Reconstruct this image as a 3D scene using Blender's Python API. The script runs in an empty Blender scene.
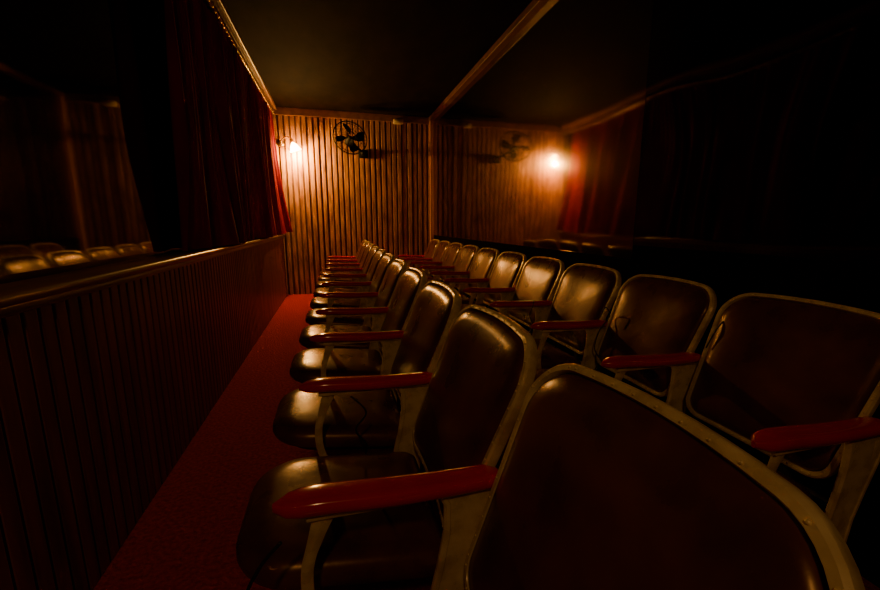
import bpy, bmesh, math, random
from mathutils import Vector, Matrix
random.seed(7)
S=bpy.context.scene
COL=S.collection

# ---------------- materials ----------------
def newmat(name):
    m=bpy.data.materials.new(name); m.use_nodes=True
    nt=m.node_tree; b=nt.nodes['Principled BSDF']
    return m,nt,b
def noise_mat(name,c1,c2,rough=.5,scale=(6,6,6),nscale=1.0,detail=5,metal=0,bump=0,spec=.5,rvar=0,coat=0):
    m,nt,b=newmat(name)
    tc=nt.nodes.new('ShaderNodeTexCoord'); mp=nt.nodes.new('ShaderNodeMapping')
    mp.inputs['Scale'].default_value=scale
    nz=nt.nodes.new('ShaderNodeTexNoise'); nz.inputs['Scale'].default_value=nscale; nz.inputs['Detail'].default_value=detail
    cr=nt.nodes.new('ShaderNodeValToRGB')
    cr.color_ramp.elements[0].position=.3; cr.color_ramp.elements[1].position=.7
    cr.color_ramp.elements[0].color=(*c1,1); cr.color_ramp.elements[1].color=(*c2,1)
    L=nt.links.new
    L(tc.outputs['Object'],mp.inputs['Vector']); L(mp.outputs['Vector'],nz.inputs['Vector'])
    L(nz.outputs['Fac'],cr.inputs['Fac']); L(cr.outputs['Color'],b.inputs['Base Color'])
    b.inputs['Roughness'].default_value=rough; b.inputs['Metallic'].default_value=metal
    b.inputs['Specular IOR Level'].default_value=spec
    if coat: b.inputs['Coat Weight'].default_value=coat; b.inputs['Coat Roughness'].default_value=.2
    if rvar:
        mr=nt.nodes.new('ShaderNodeMapRange'); mr.inputs['To Min'].default_value=rough-rvar; mr.inputs['To Max'].default_value=rough+rvar
        L(nz.outputs['Fac'],mr.inputs['Value']); L(mr.outputs['Result'],b.inputs['Roughness'])
    if bump:
        bp=nt.nodes.new('ShaderNodeBump'); bp.inputs['Strength'].default_value=bump; bp.inputs['Distance'].default_value=.01
        L(nz.outputs['Fac'],bp.inputs['Height']); L(bp.outputs['Normal'],b.inputs['Normal'])
    return m
M={}
M['slat']=noise_mat('pine_slats',(.20,.074,.013),(.66,.32,.075),.45,(24,24,4),1.0,8,bump=.4)
M['slat_dark']=noise_mat('slat_backing',(.07,.026,.007),(.12,.046,.012),.7,(8,8,8))
M['post']=noise_mat('pine_post_lit_tone',(.50,.20,.05),(.80,.40,.12),.4,(14,14,2),1.0,5)  # corner post wood, brightened in its colour so it looks lamplit
M['wain']=noise_mat('stained_boards',(.14,.034,.016),(.32,.090,.036),.38,(20,20,2),1.0,5,bump=.2)
M['rail']=noise_mat('varnished_rail',(.16,.07,.02),(.38,.19,.055),.28,(10,1.5,10),1.0,5,coat=.4)
M['trim']=noise_mat('trim_wood',(.15,.062,.02),(.28,.125,.045),.4,(6,3,6),2.0,5)
M['ceil']=noise_mat('dark_ceiling',(.004,.0024,.0013),(.017,.0095,.005),.85,(3.5,1.6,1),1.5,8,bump=.3,spec=.06)
M['darkwall']=noise_mat('dark_wall',(.005,.0025,.0015),(.010,.005,.003),.9,(3,3,3),spec=.02)
M['carpet']=noise_mat('red_carpet',(.22,.014,.024),(.44,.036,.050),.95,(65,65,65),1.0,5,bump=.7,spec=.05)
M['leather']=noise_mat('brown_leatherette',(.070,.015,.008),(.155,.040,.018),.29,(9,9,9),1.0,8,bump=.14,spec=.62,rvar=.10)
M['leather'].node_tree.nodes['Principled BSDF'].inputs['Specular Tint'].default_value=(1,.66,.36,1)
M['frame']=noise_mat('worn_cream_gold_metal',(.55,.37,.15),(1.0,.78,.40),.28,(16,16,16),1.3,8,metal=.1,rvar=.1)
M['shell']=noise_mat('brown_metal_shell',(.03,.018,.012),(.05,.03,.018),.5,(9,9,9))
M['arm']=noise_mat('red_enamel',(.58,.003,.026),(.76,.006,.040),.14,(8,8,8),1.0,4,rvar=.05,coat=.5)
M['velvet']=noise_mat('red_velvet',(.17,.002,.010),(.33,.005,.018),.9,(3,3,1),3.0,5,spec=.06)
M['brass']=noise_mat('aged_brass',(.55,.34,.10),(.75,.50,.18),.3,(10,10,10),metal=.9)
M['black']=noise_mat('black_metal',(.004,.0035,.003),(.010,.009,.007),.65,(10,10,10),spec=.2)
M['cable']=noise_mat('black_rubber',(.01,.009,.008),(.02,.018,.015),.35,(10,10,10))
M['cream']=noise_mat('cream_plastic',(.45,.36,.22),(.6,.48,.3),.4,(10,10,10))
def mirror_mat(name,col,bs,haze,hr=.16,base_r=.045):
    m,nt,b=newmat(name)
    b.inputs['Base Color'].default_value=(*col,1); b.inputs['Metallic'].default_value=1; b.inputs['Roughness'].default_value=base_r
    tc=nt.nodes.new('ShaderNodeTexCoord'); nz=nt.nodes.new('ShaderNodeTexNoise'); nz.inputs['Scale'].default_value=1.6; nz.inputs['Detail'].default_value=0
    bp=nt.nodes.new('ShaderNodeBump'); bp.inputs['Strength'].default_value=bs; bp.inputs['Distance'].default_value=.02
    L=nt.links.new
    L(tc.outputs['Object'],nz.inputs['Vector']); L(nz.outputs['Fac'],bp.inputs['Height']); L(bp.outputs['Normal'],b.inputs['Normal'])
    g=nt.nodes.new('ShaderNodeBsdfGlossy'); g.inputs['Color'].default_value=(*col,1); g.inputs['Roughness'].default_value=hr
    L(bp.outputs['Normal'],g.inputs['Normal'])
    mx=nt.nodes.new('ShaderNodeMixShader'); mx.inputs['Fac'].default_value=haze
    L(b.outputs['BSDF'],mx.inputs[1]); L(g.outputs['BSDF'],mx.inputs[2])
    L(mx.outputs['Shader'],nt.nodes['Material Output'].inputs['Surface'])
    return m
M['mirror']=mirror_mat('tinted_mirror',(.40,.30,.19),.36,.24,.13,.06)
M['mirror_near']=mirror_mat('smoked_mirror',(.20,.15,.11),.6,.04)
M['mirror2']=mirror_mat('dark_glass',(.18,.14,.10),.05,.05)
def emis(name,col,st):
    m,nt,b=newmat(name)
    b.inputs['Base Color'].default_value=(*col,1); b.inputs['Emission Color'].default_value=(*col,1); b.inputs['Emission Strength'].default_value=st
    return m
M['glow']=emis('glowing_glass',(1,.50,.11),100)
M['bulb']=emis('glowing_bulb',(1,.66,.22),520)

# ---------------- helpers ----------------
def mkobj(name,bm,mat,smooth=False,parent=None,loc=(0,0,0)):
    me=bpy.data.meshes.new(name); bmesh.ops.recalc_face_normals(bm,faces=bm.faces); bm.to_mesh(me); bm.free()
    for m in (mat if isinstance(mat,(list,tuple)) else [mat]): me.materials.append(m)
    if smooth:
        for p in me.polygons: p.use_smooth=True
    o=bpy.data.objects.new(name,me); COL.objects.link(o); o.location=loc
    if parent: o.parent=parent
    return o
def box(bm,a,b,mi=0,bev=0):
    a=Vector(a);b=Vector(b)
    r=bmesh.ops.create_cube(bm,size=1)
    vs=r['verts']
    for v in vs: v.co=Vector([(a[i]+b[i])/2+v.co[i]*(b[i]-a[i]) for i in range(3)])
    fs=set(f for v in vs for f in v.link_faces)
    for f in fs: f.material_index=mi
    if bev:
        es=list(set(e for v in vs for e in v.link_edges))
        bmesh.ops.bevel(bm,geom=es,offset=bev,segments=2,affect='EDGES',profile=.5)
def tube(bm,pts,r,seg=8,closed=False,rx=None,up=None):
    pts=[Vector(p) for p in pts]; n=len(pts); rings=[]
    prev=None
    for i,p in enumerate(pts):
        if closed: t=(pts[(i+1)%n]-pts[i-1])
        else: t=(pts[min(i+1,n-1)]-pts[max(i-1,0)])
        t.normalize()
        ref=Vector(up) if up is not None else (prev if prev is not None else (Vector((0,0,1)) if abs(t.z)<.9 else Vector((1,0,0))))
        a=(ref-t*ref.dot(t)).normalized(); b=t.cross(a).normalized(); prev=a
        rr=r[i] if isinstance(r,(list,tuple)) else r
        r2=rx if rx else rr
        ring=[]
        for k in range(seg):
            an=2*math.pi*k/seg+math.pi/seg
            ring.append(bm.verts.new(p+a*math.cos(an)*rr+b*math.sin(an)*r2))
        rings.append(ring)
    m=n if closed else n-1
    for i in range(m):
        A=rings[i];B=rings[(i+1)%n]
        for k in range(seg):
            bm.faces.new((A[k],A[(k+1)%seg],B[(k+1)%seg],B[k]))
    if not closed:
        bm.faces.new(rings[0][::-1]); bm.faces.new(rings[-1])
def rounded(corners,radii,seg=8):
    n=len(corners); out=[]
    for i in range(n):
        p=Vector(corners[i]);a=Vector(corners[i-1]);c=Vector(corners[(i+1)%n]);r=radii[i]
        d1=(a-p).normalized();d2=(c-p).normalized()
        ang=math.acos(max(-1,min(1,d1.dot(d2)))); t=r/math.tan(ang/2)
        s=p+d1*t; e=p+d2*t; cen=p+(d1+d2).normalized()*(r/math.sin(ang/2))
        v0=s-cen; v1=e-cen
        a0=math.atan2(v0.y,v0.x); a1=math.atan2(v1.y,v1.x)
        da=a1-a0
        while da>math.pi: da-=2*math.pi
        while da<-math.pi: da+=2*math.pi
        for k in range(seg+1):
            an=a0+da*k/seg
            out.append(cen+Vector((math.cos(an),math.sin(an)))*r)
    res=[]
    for i in range(len(out)):
        p=out[i];q=out[(i+1)%len(out)]
        res.append(p)
        L=(q-p).length
        k=int(L/.04)
        for j in range(1,k+1): res.append(p.lerp(q,j/(k+1)))
    return res
def puffed(bm,outline,mapf,prof):
    c=Vector((sum(p.x for p in outline)/len(outline),sum(p.y for p in outline)/len(outline)))
    n=len(outline); rings=[]
    for s,h in prof:
        if s==0: rings.append([bm.verts.new(mapf(c,h))])
        else: rings.append([bm.verts.new(mapf(c+(p-c)*s,h)) for p in outline])
    for A,B in zip(rings,rings[1:]):
        for k in range(n):
            k2=(k+1)%n
            if len(A)==1: bm.faces.new((A[0],B[k2],B[k]))
            elif len(B)==1: bm.faces.new((A[k],A[k2],B[0]))
            else: bm.faces.new((A[k],A[k2],B[k2],B[k]))
def empty(name,loc):
    e=bpy.data.objects.new(name,None); e.empty_display_size=.1; e.location=loc; COL.objects.link(e); return e
def struct(o): o['kind']='structure'; return o
def catmull(P,n=8):
    P=[Vector(p) for p in P]; out=[]
    for i in range(len(P)-1):
        p0=P[max(i-1,0)];p1=P[i];p2=P[i+1];p3=P[min(i+2,len(P)-1)]
        for k in range(n):
            t=k/n
            out.append(.5*((2*p1)+(p2-p0)*t+(2*p0-5*p1+4*p2-p3)*t*t+(3*p1-p0-3*p2+p3)*t**3))
    out.append(P[-1]); return out

# ---------------- room ----------------
XL,XR,YN,YB,H=-.80,1.52,-1.6,6.30,2.66
XM=XL-.07
XW=XL+.045
RZ=.912
bm=bmesh.new(); box(bm,(XM-.1,YN-.1,-.1),(XR+.15,YB+.1,0)); struct(mkobj('floor',bm,M['carpet']))
bm=bmesh.new(); box(bm,(XM-.1,YN-.1,H),(XR+.15,YB+.1,H+.1))
struct(mkobj('ceiling',bm,M['ceil']))
bm=bmesh.new(); box(bm,(XM-.1,YB,0),(XR+.15,YB+.1,H),1)
x=XL+.01; 
while x<XR-.02:
    w=.054+random.uniform(-.006,.006); d=.014+random.uniform(0,.008)
    box(bm,(x,YB-d,.0),(x+w,YB+.001,2.56),0,.004); x+=.080+random.uniform(-.003,.003)
struct(mkobj('wall_back',bm,[M['slat'],M['slat_dark']]))
bm=bmesh.new(); box(bm,(XM,YB-.035,2.56),(XR-.06,YB,H),0,.006); struct(mkobj('trim_1',bm,M['trim']))
bm=bmesh.new(); box(bm,(XM-.1,YN-.1,0),(XR+.15,YN,H)); struct(mkobj('wall_front',bm,M['darkwall']))
DA,DB=.882,.955
bm=bmesh.new(); box(bm,(XR+.03,YN,0),(XR+.13,YB,H)); box(bm,(XR,1.785,0),(XR+.031,YB-.03,DA)); box(bm,(XR,YN,0),(XR+.031,1.782,DB))
struct(mkobj('wall_right',bm,M['darkwall']))
bm=bmesh.new(); box(bm,(XR-.055,YB-.075,0),(XR,YB-.028,2.60),0,.005); struct(mkobj('trim_2',bm,M['post']))
bm=bmesh.new(); box(bm,(XR-.065,YN,2.60),(XR+.03,YB-.028,H),0,.006); struct(mkobj('trim_3',bm,M['trim']))
for a,b,mm,dz in ((1.785,YB-.03,'mirror',DA),(-1.2,1.782,'mirror_near',DB)):
    bm=bmesh.new(); box(bm,(XR,a,dz),(XR+.03,b,2.60))
    o=mkobj('wall_mirror',bm,M[mm]); o['label']='large dark tinted mirror panel on the wall behind chairs' if mm=='mirror' else 'smoked, almost black mirror panel on the wall behind chairs'; o['category']='mirror'; o['group']='mirror panels along the wall'
bm=bmesh.new(); box(bm,(XM-.1,YN,0),(XM,YB,H),1); box(bm,(XM-.01,YN,0),(XW,YB,RZ-.025),1)
y=YN+.02
while y<YB-.05:
    box(bm,(XW-.001,y,.0),(XW+.012,y+.046,RZ-.027),0,.003); y+=.056
struct(mkobj('wall_left',bm,[M['wain'],M['darkwall']]))
bm=bmesh.new(); box(bm,(XM,YN,RZ-.027),(XL+.085,YB-.03,RZ),0,.010); box(bm,(XL,YN,RZ-.055),(XW+.020,YB-.03,RZ-.027),0,.006)
struct(mkobj('trim_4',bm,M['rail'],True))
bm=bmesh.new(); box(bm,(XM,YN,2.56),(XL+.05,YB-.035,H),0,.008); box(bm,(XL+.05,YN,2.62),(XL+.085,YB-.035,H),0,.006)
struct(mkobj('trim_5',bm,M['trim']))
bm=bmesh.new(); box(bm,(XM,YN+.1,RZ),(XM+.012,2.8,2.55))
o=mkobj('wall_mirror',bm,M['mirror2']); o['label']='dark glass mirror above the wooden ledge beside the curtain'; o['category']='mirror'

# ---------------- curtain ----------------
cur=empty('curtain',(XL+.06,4.2,.88))
bm=bmesh.new(); NY=560; NZ=34; y0,y1=2.42,5.93; vs=[]
for j in range(NZ+1):
    t=j/NZ; z=2.50-(2.50-RZ-.006)*t; row=[]
    for i in range(NY+1):
        s=i/NY; y=y0+(y1-y0)*s+.30*s*t**1.6
        ph=s*2*math.pi*14+2.6*math.sin(s*17+.9*t)+1.5*math.sin(s*43+1.4*t)
        a=(.012+.030*t)*(1+.5*math.sin(s*31+1))
        x=XL+.045+a*math.sin(ph)+(1-t)*.008*math.sin(s*2*math.pi*57)+.007*math.sin(ph*2.3+2.2*t)+.028*t*math.sin(s*19+2+t)
        if s>.88: x+=.13*t**2.2*((s-.88)/.12)
        x=max(x,XM+.015)
        zz=z+(.035*max(0,(s-.9)/.1) if t>.99 else 0)
        row.append(bm.verts.new((x-XL-.06,y-4.2,zz-.88)))
    vs.append(row)
for j in range(NZ):
    for i in range(NY): bm.faces.new((vs[j][i],vs[j][i+1],vs[j+1][i+1],vs[j+1][i]))
mkobj('curtain_fabric',bm,M['velvet'],True,cur)
bm=bmesh.new(); tube(bm,[(.0,2.40-4.2,1.64),(.0,6.22-4.2,1.64)],.010,10)
mkobj('curtain_rod',bm,M['brass'],True,cur)
bm=bmesh.new()
tube(bm,[(.018*math.cos(a*math.pi/5),0,.018*math.sin(a*math.pi/5)) for a in range(10)],.005,6,closed=True)
o=mkobj('curtain_ring',bm,M['brass'],True,cur,(0,-1.76,1.636))
for i in range(1,48):
    q=o.copy(); COL.objects.link(q); q.parent=cur; q.location=(0,-1.76+i*3.46/47,1.636)
cur['label']='long pleated dark red velvet curtain hanging above the ledge'; cur['category']='curtain'

# ---------------- chair ----------------
PITCH=.485; HW=PITCH/2
def build_chair():
    parts={}
    up=Vector((.385,0,.923)); nf=Vector((-.923,0,.385)); C=Vector((.213,0,.650))
    corners=[(-.200,-.225),(.200,-.225),(.229,.19),(-.229,.19)]
    out=rounded(corners,[.05,.05,.075,.075],9)
    out=[Vector((p.x,p.y+ (.022*(1-(p.x/.229)**2) if p.y>.05 else 0)*min(1,max(0,(p.y-.05)/.1)))) for p in out]
    def mp(p,h):
        bow=.020*(p.x/.225)**2
        return C+Vector((0,p.x,0))+up*p.y+nf*(h+bow)
    bm=bmesh.new()
    puffed(bm,out,mp,[(0,-.006),(.5,-.006),(.972,-.006),(.972,.004),(.958,.012),(.925,.020),(.82,.029),(.6,.036),(.3,.039),(0,.040)])
    parts['backrest']=(bm,M['leather'],True)
    bm=bmesh.new()
    puffed(bm,out,mp,[(0,-.030),(.5,-.029),(.85,-.024),(.97,-.014),(.975,-.007),(0,-.007)])
    parts['back_shell']=(bm,M['shell'],True)
    bm=bmesh.new()
    n=len(out); prof=[(-.0060,-.012),(.003,-.014),(.0080,-.008),(.0085,.007),(.0045,.012),(-.0040,.0135),(-.0070,.008)]
    rings=[]
    for i in range(n):
        t=(out[(i+1)%n]-out[i-1]).normalized(); nn=Vector((t.y,-t.x))
        rings.append([bm.verts.new(mp(out[i]+nn*a,b)) for a,b in prof])
    for i in range(n):
        A=rings[i];B=rings[(i+1)%n];m=len(prof)
        for k in range(m): bm.faces.new((A[k],A[(k+1)%m],B[(k+1)%m],B[k]))
    acc=0
    for i in range(n):
        p=out[i];q=out[(i+1)%n]; acc+=(q-p).length
        if acc>.030:
            acc=0; t=(q-out[i-1]).normalized(); nn=Vector((t.y,-t.x))
            r=bmesh.ops.create_uvsphere(bm,u_segments=8,v_segments=5,radius=.0026)
            bmesh.ops.translate(bm,verts=r['verts'],vec=mp(p+nn*.0005,.0125))
    parts['backrest_frame']=(bm,M['frame'],True)
    so=rounded([(-.305,-.185),(.115,-.200),(.115,.200),(-.305,.185)],[.12,.03,.03,.12],9)
    def ms(p,h): 
        return Vector((p.x,p.y,.430+h - .05*max(0,(p.x+.305)/.44)))
    bm=bmesh.new()
    puffed(bm,so,ms,[(0,-.018),(.6,-.018),(.93,-.016),(.985,-.010),(1,0),(.995,.012),(.965,.026),(.90,.038),(.75,.046),(.45,.050),(0,.050)])
    parts['seat']=(bm,M['leather'],True)
    bm=bmesh.new()
    puffed(bm,so,ms,[(0,-.038),(.5,-.037),(.86,-.032),(.90,-.024),(.90,-.014),(0,-.014)])
    parts['seat_pan']=(bm,M['shell'],True)
    bm=bmesh.new(); tube(bm,[(.085,-HW+.012,.36),(.085,HW-.012,.36)],.011,10)
    box(bm,(.125,-.12,.35),(.145,-.09,.47),0,.003); box(bm,(.125,.09,.35),(.145,.12,.47),0,.003)
    tube(bm,[(.135,-HW+.012,.39),(.135,HW-.012,.39)],.010,10)
    parts['hinge_bar']=(bm,M['shell'],True)
    return parts
def build_side():
    parts={}
    bm=bmesh.new()
    pts=[];rad=[]
    N=18
    for i in range(N+1):
        s=i/N; x=-.200+.385*s
        w=.029*((1-((.16-s)/.16)**2)**.5 if s<.16 else 1)
        w*= (1-.15*max(0,(s-.5)/.5))
        if s>.94: w*=max(.45,1-((s-.94)/.06)**2)
        pts.append((x,0,.625+.003*math.cos(s*5)-.010*s-.006*max(0,.18-s)/.18)); rad.append(max(w,.004))
    rings=[]
    for (x,y,z),w in zip(pts,rad):
        ring=[]
        for k in range(16):
            a=2*math.pi*k/16; cx=math.copysign(abs(math.cos(a))**.7,math.cos(a)); cz=math.copysign(abs(math.sin(a))**.7,math.sin(a))
            ring.append(bm.verts.new((x,cx*w,z+cz*.0165*(min(1,.35+w/.029*.65)))))
        rings.append(ring)
    for A,B in zip(rings,rings[1:]):
        for k in range(16): bm.faces.new((A[k],A[(k+1)%16],B[(k+1)%16],B[k]))
    bm.faces.new(rings[0][::-1]); bm.faces.new(rings[-1])
    parts['armrest']=(bm,M['arm'],True)
    bm=bmesh.new()
    prof=[(.078,.192,.598),(.090,.198,.575),(.090,.186,.52),(.078,.160,.45),(.062,.138,.38),(.050,.127,.30),(.034,.124,.2),(.010,.14,.1),(-.03,.17,.035),(-.06,.20,.0)]
    fr=[];bk=[]
    for x0,x1,z in prof:
        fr.append([bm.verts.new((x,-.005,z)) for x in (x0,x0+(x1-x0)*.15,x0+(x1-x0)*.85,x1)])
        bk.append([bm.verts.new((x,.005,z)) for x in (x0,x0+(x1-x0)*.15,x0+(x1-x0)*.85,x1)])
    for L in (fr,bk):
        for A,B in zip(L,L[1:]):
            for k in range(3): bm.faces.new((A[k],A[k+1],B[k+1],B[k]))
    for i in range(len(prof)-1):
        for k in (0,3): bm.faces.new((fr[i][k],bk[i][k],bk[i+1][k],fr[i+1][k]))
    for i in (0,-1):
        for k in range(3): bm.faces.new((fr[i][k],fr[i][k+1],bk[i][k+1],bk[i][k]))
    tube(bm,[(p[0],0,p[2]) for p in prof],.008,8); tube(bm,[(p[1],0,p[2]) for p in prof],.008,8)
    # flat pressed front strut that widens under the armrest
    st=catmull([(-.118,0,.606),(-.136,0,.56),(-.155,0,.49),(-.147,0,.41),(-.10,0,.33),(-.02,0,.27),(.05,0,.235)],6)
    rr=[.020-.009*min(1,i/9) for i in range(len(st))]
    tube(bm,st,rr,8,rx=.006,up=(1,0,.3))
    box(bm,(-.15,-.012,.594),(.175,.012,.606),0,.002)
    box(bm,(-.09,-.03,0),(.23,.03,.012),0,.003)
    box(bm,(.165,-.006,.53),(.20,.012,.58),0,.003)
    parts['side_frame']=(bm,M['frame'],True)
    return parts
def realise(parts):
    d={}
    for k,(bm,m,s) in parts.items():
        bmesh.ops.recalc_face_normals(bm,faces=bm.faces)
        me=bpy.data.meshes.new(k); bm.to_mesh(me); bm.free(); me.materials.append(m)
        if s:
            for p in me.polygons: p.use_smooth=True
            me.set_sharp_from_angle(angle=math.radians(42))
        d[k]=me
    return d
CH=realise(build_chair()); SD=realise(build_side())
def place(x,yc,group,label,second=False):
    e=empty('theatre_chair',(x,yc,0))
    for k,me in CH.items():
        o=bpy.data.objects.new(k,me); COL.objects.link(o); o.parent=e
    for yy in ([-HW] + ([HW] if second else [])):
        for k,me in SD.items():
            o=bpy.data.objects.new(k,me); COL.objects.link(o); o.parent=e; o.location=(0,yy,0)
    e['label']=label; e['category']='chair'; e['group']=group
    return e
for k in range(11):
    place(.083,.125+PITCH*k+HW,'front row of theatre chairs','brown leatherette theatre chair, gold metal frame, red armrest, beside aisle' if k<10 else 'brown leatherette theatre chair with red armrests ending its row',k==10)
for k in range(10):
    place(1.012,.56+PITCH*k+HW,'rear row of theatre chairs','brown leatherette theatre chair, gold frame, red armrest, against mirrored wall',k==9)

# ---------------- cables ----------------
def cable(pts,label,r=.0026):
    bm=bmesh.new(); P=catmull(pts,8); c=P[0].copy()
    tube(bm,[p-c for p in P],r,6)
    o=mkobj('cable',bm,M['cable'],True,None,c); o['label']=label; o['category']='cable'; o['group']='loose cables on the chairs'
cable([(1.18,1.005,.66),(1.20,.995,.72),(1.225,.99,.75),(1.20,.985,.67),(1.22,.985,.60),(1.18,.985,.52),(1.20,.985,.45),(1.16,.985,.38)],'thin black cable looping down beside red armrest')
cable([(1.13,1.49,.655),(1.15,1.485,.70),(1.17,1.48,.66),(1.12,1.475,.60),(1.10,1.475,.52),(1.13,1.475,.46),(1.10,1.475,.40)],'thin black cable dangling from chair side frame')
cable([(-.10,.56,.60),(-.13,.555,.57),(-.155,.55,.52),(-.15,.55,.46),(-.12,.55,.42)],'thin cable loop hanging under red armrest')
cable([(1.06,1.98,.645),(1.05,1.965,.62),(1.03,1.96,.56),(1.05,1.96,.50),(1.02,1.96,.44)],'thin black cable hanging under an armrest')
cable([(.02,1.055,.60),(.06,1.05,.55),(.03,1.05,.50),(.06,1.05,.44),(.02,1.05,.38)],'thin black cable drooping beside seat cushion')

# ---------------- sconce ----------------
sc=empty('wall_lamp',(-.69,YB-.022,2.17))
bm=bmesh.new(); 
r=bmesh.ops.create_cone(bm,segments=24,radius1=.045,radius2=.032,depth=.02,cap_ends=True)
bmesh.ops.rotate(bm,verts=bm.verts,cent=(0,0,0),matrix=Matrix.Rotation(math.pi/2,3,'X')); bmesh.ops.translate(bm,verts=bm.verts,vec=(0,-.01,0))
mkobj('wall_plate',bm,M['brass'],True,sc)
bm=bmesh.new(); tube(bm,catmull([(0,-.015,0),(.02,-.06,.055),(.09,-.10,.085),(.150,-.12,.055),(.165,-.125,.005)],6),.009,8)
mkobj('lamp_arm',bm,M['brass'],True,sc)
def revolve(prof,seg=24):
    bm=bmesh.new(); rings=[[bm.verts.new((r*math.cos(2*math.pi*k/seg),r*math.sin(2*math.pi*k/seg),z)) for k in range(seg)] for r,z in prof]
    for A,B in zip(rings,rings[1:]):
        for k in range(seg): bm.faces.new((A[k],A[(k+1)%seg],B[(k+1)%seg],B[k]))
    return bm
bm=revolve([(.014,.0),(.022,-.012),(.042,-.035),(.056,-.060),(.062,-.080),(.078,-.112),(.075,-.113),(.059,-.080),(.053,-.060),(.039,-.037),(.019,-.014),(.011,-.004)])
o=mkobj('lamp_shade',bm,M['glow'],True,sc,(.165,-.125,.005)); o.rotation_euler=(math.radians(8),math.radians(-18),0); o['label']='glowing tulip glass shade'
bm=bmesh.new(); bmesh.ops.create_uvsphere(bm,u_segments=16,v_segments=10,radius=.036)
mkobj('bulb',bm,M['bulb'],True,sc,(.182,-.132,-.070))
sc['label']='brass wall lamp with glowing tulip glass shade'; sc['category']='lamp'

# ---------------- fan ----------------
fan=empty('wall_fan',(.44,YB-.022,2.10))
FC=Vector((-.18,-.26,.155))
Rm=Matrix.Rotation(math.radians(14),3,'Z')@Matrix.Rotation(math.radians(72),3,'X')@Matrix.Scale(1.12,3)
def fp(x,y,z): return FC+Rm@Vector((x,y,z))
bm=bmesh.new()
def ringpts(r,z,n=40): return [fp(r*math.cos(2*math.pi*i/n),r*math.sin(2*math.pi*i/n),z) for i in range(n)]
for r,z,t in ((.215,0,.007),(.21,.03,.003),(.21,-.03,.003),(.15,.055,.0025),(.15,-.055,.0025),(.08,.065,.0025),(.04,.067,.006)):
    tube(bm,ringpts(r,z),t,6,closed=True)
for k in range(28):
    a=2*math.pi*k/28; c,s=math.cos(a),math.sin(a)
    for sg in (1,-1):
        tube(bm,[fp(c*r,s*r,z*sg) for r,z in ((.03,.067),(.10,.063),(.16,.052),(.205,.032),(.214,0))],.0018,4)
mkobj('fan_cage',bm,M['black'],True,fan)
bm=bmesh.new()
for k in range(4):
    a0=2*math.pi*k/4; G=[]
    for i in range(7):
        r=.03+.155*i/6; row=[]
        wd=.25+.55*math.sin(math.pi*(.15+.75*i/6))
        for j in range(6):
            t=(j/5-.5); a=a0+t*wd+.25*i/6
            row.append(bm.verts.new(fp(r*math.cos(a),r*math.sin(a),t*.045)))
        G.append(row)
    for i in range(6):
        for j in range(5): bm.faces.new((G[i][j],G[i][j+1],G[i+1][j+1],G[i+1][j]))
mkobj('fan_blades',bm,M['black'],True,fan)
bm=bmesh.new()
tube(bm,[fp(0,0,.03),fp(0,0,.0),fp(0,0,-.02),fp(0,0,-.05),fp(0,0,-.12),fp(0,0,-.14)],[.01,.028,.03,.05,.05,.03],16)
mkobj('fan_motor',bm,M['black'],True,fan)
bm=bmesh.new()
tube(bm,[fp(0,0,-.10),Vector((-.10,-.12,.06)),Vector((0,-.10,-.01)),Vector((0,-.02,0))],.016,8)
tube(bm,[Vector((0,-.11,.0)),Vector((0,-.11,-.05))],[.03,.022],12)
box(bm,(-.06,-.03,-.08),(.08,0,.04),0,.01)
mkobj('fan_bracket',bm,M['black'],True,fan)
fan['label']='black wall-mounted fan with round wire cage'; fan['category']='fan'
bm=bmesh.new(); box(bm,(-.075,-.06,-.035),(.075,0,.035),0,.015); box(bm,(-.05,-.066,-.015),(.05,-.058,.015),0,.003)
o=mkobj('junction_box',bm,M['cream'],True,None,(.98,YB-.033,2.56)); o['label']='small cream plastic box fixed high on slatted wall'; o['category']='electrical box'

# ---------------- lights ----------------
def point(name,loc,p,col,r):
    l=bpy.data.lights.new(name,'POINT'); l.energy=p; l.color=col; l.shadow_soft_size=r
    o=bpy.data.objects.new(name,l); o.location=loc; COL.objects.link(o); return o
point('sconce_light',(-.50,YB-.17,2.02),88,(1,.51,.12),.035)
point('rear_lamp_light',(-.25,-.9,2.2),15,(1,.56,.21),.06)
w=bpy.data.worlds.new('World'); S.world=w; w.use_nodes=True
w.node_tree.nodes['Background'].inputs['Color'].default_value=(.004,.002,.001,1)

# ---------------- camera ----------------
cd=bpy.data.cameras.new('camera'); cd.sensor_width=36; cd.lens=396/880*36; cd.clip_start=.02
co=bpy.data.objects.new('camera',cd); COL.objects.link(co); co.location=(0,0,1.07)
co.rotation_euler=(math.radians(90-10.3),0,math.radians(-14.6)); S.camera=co
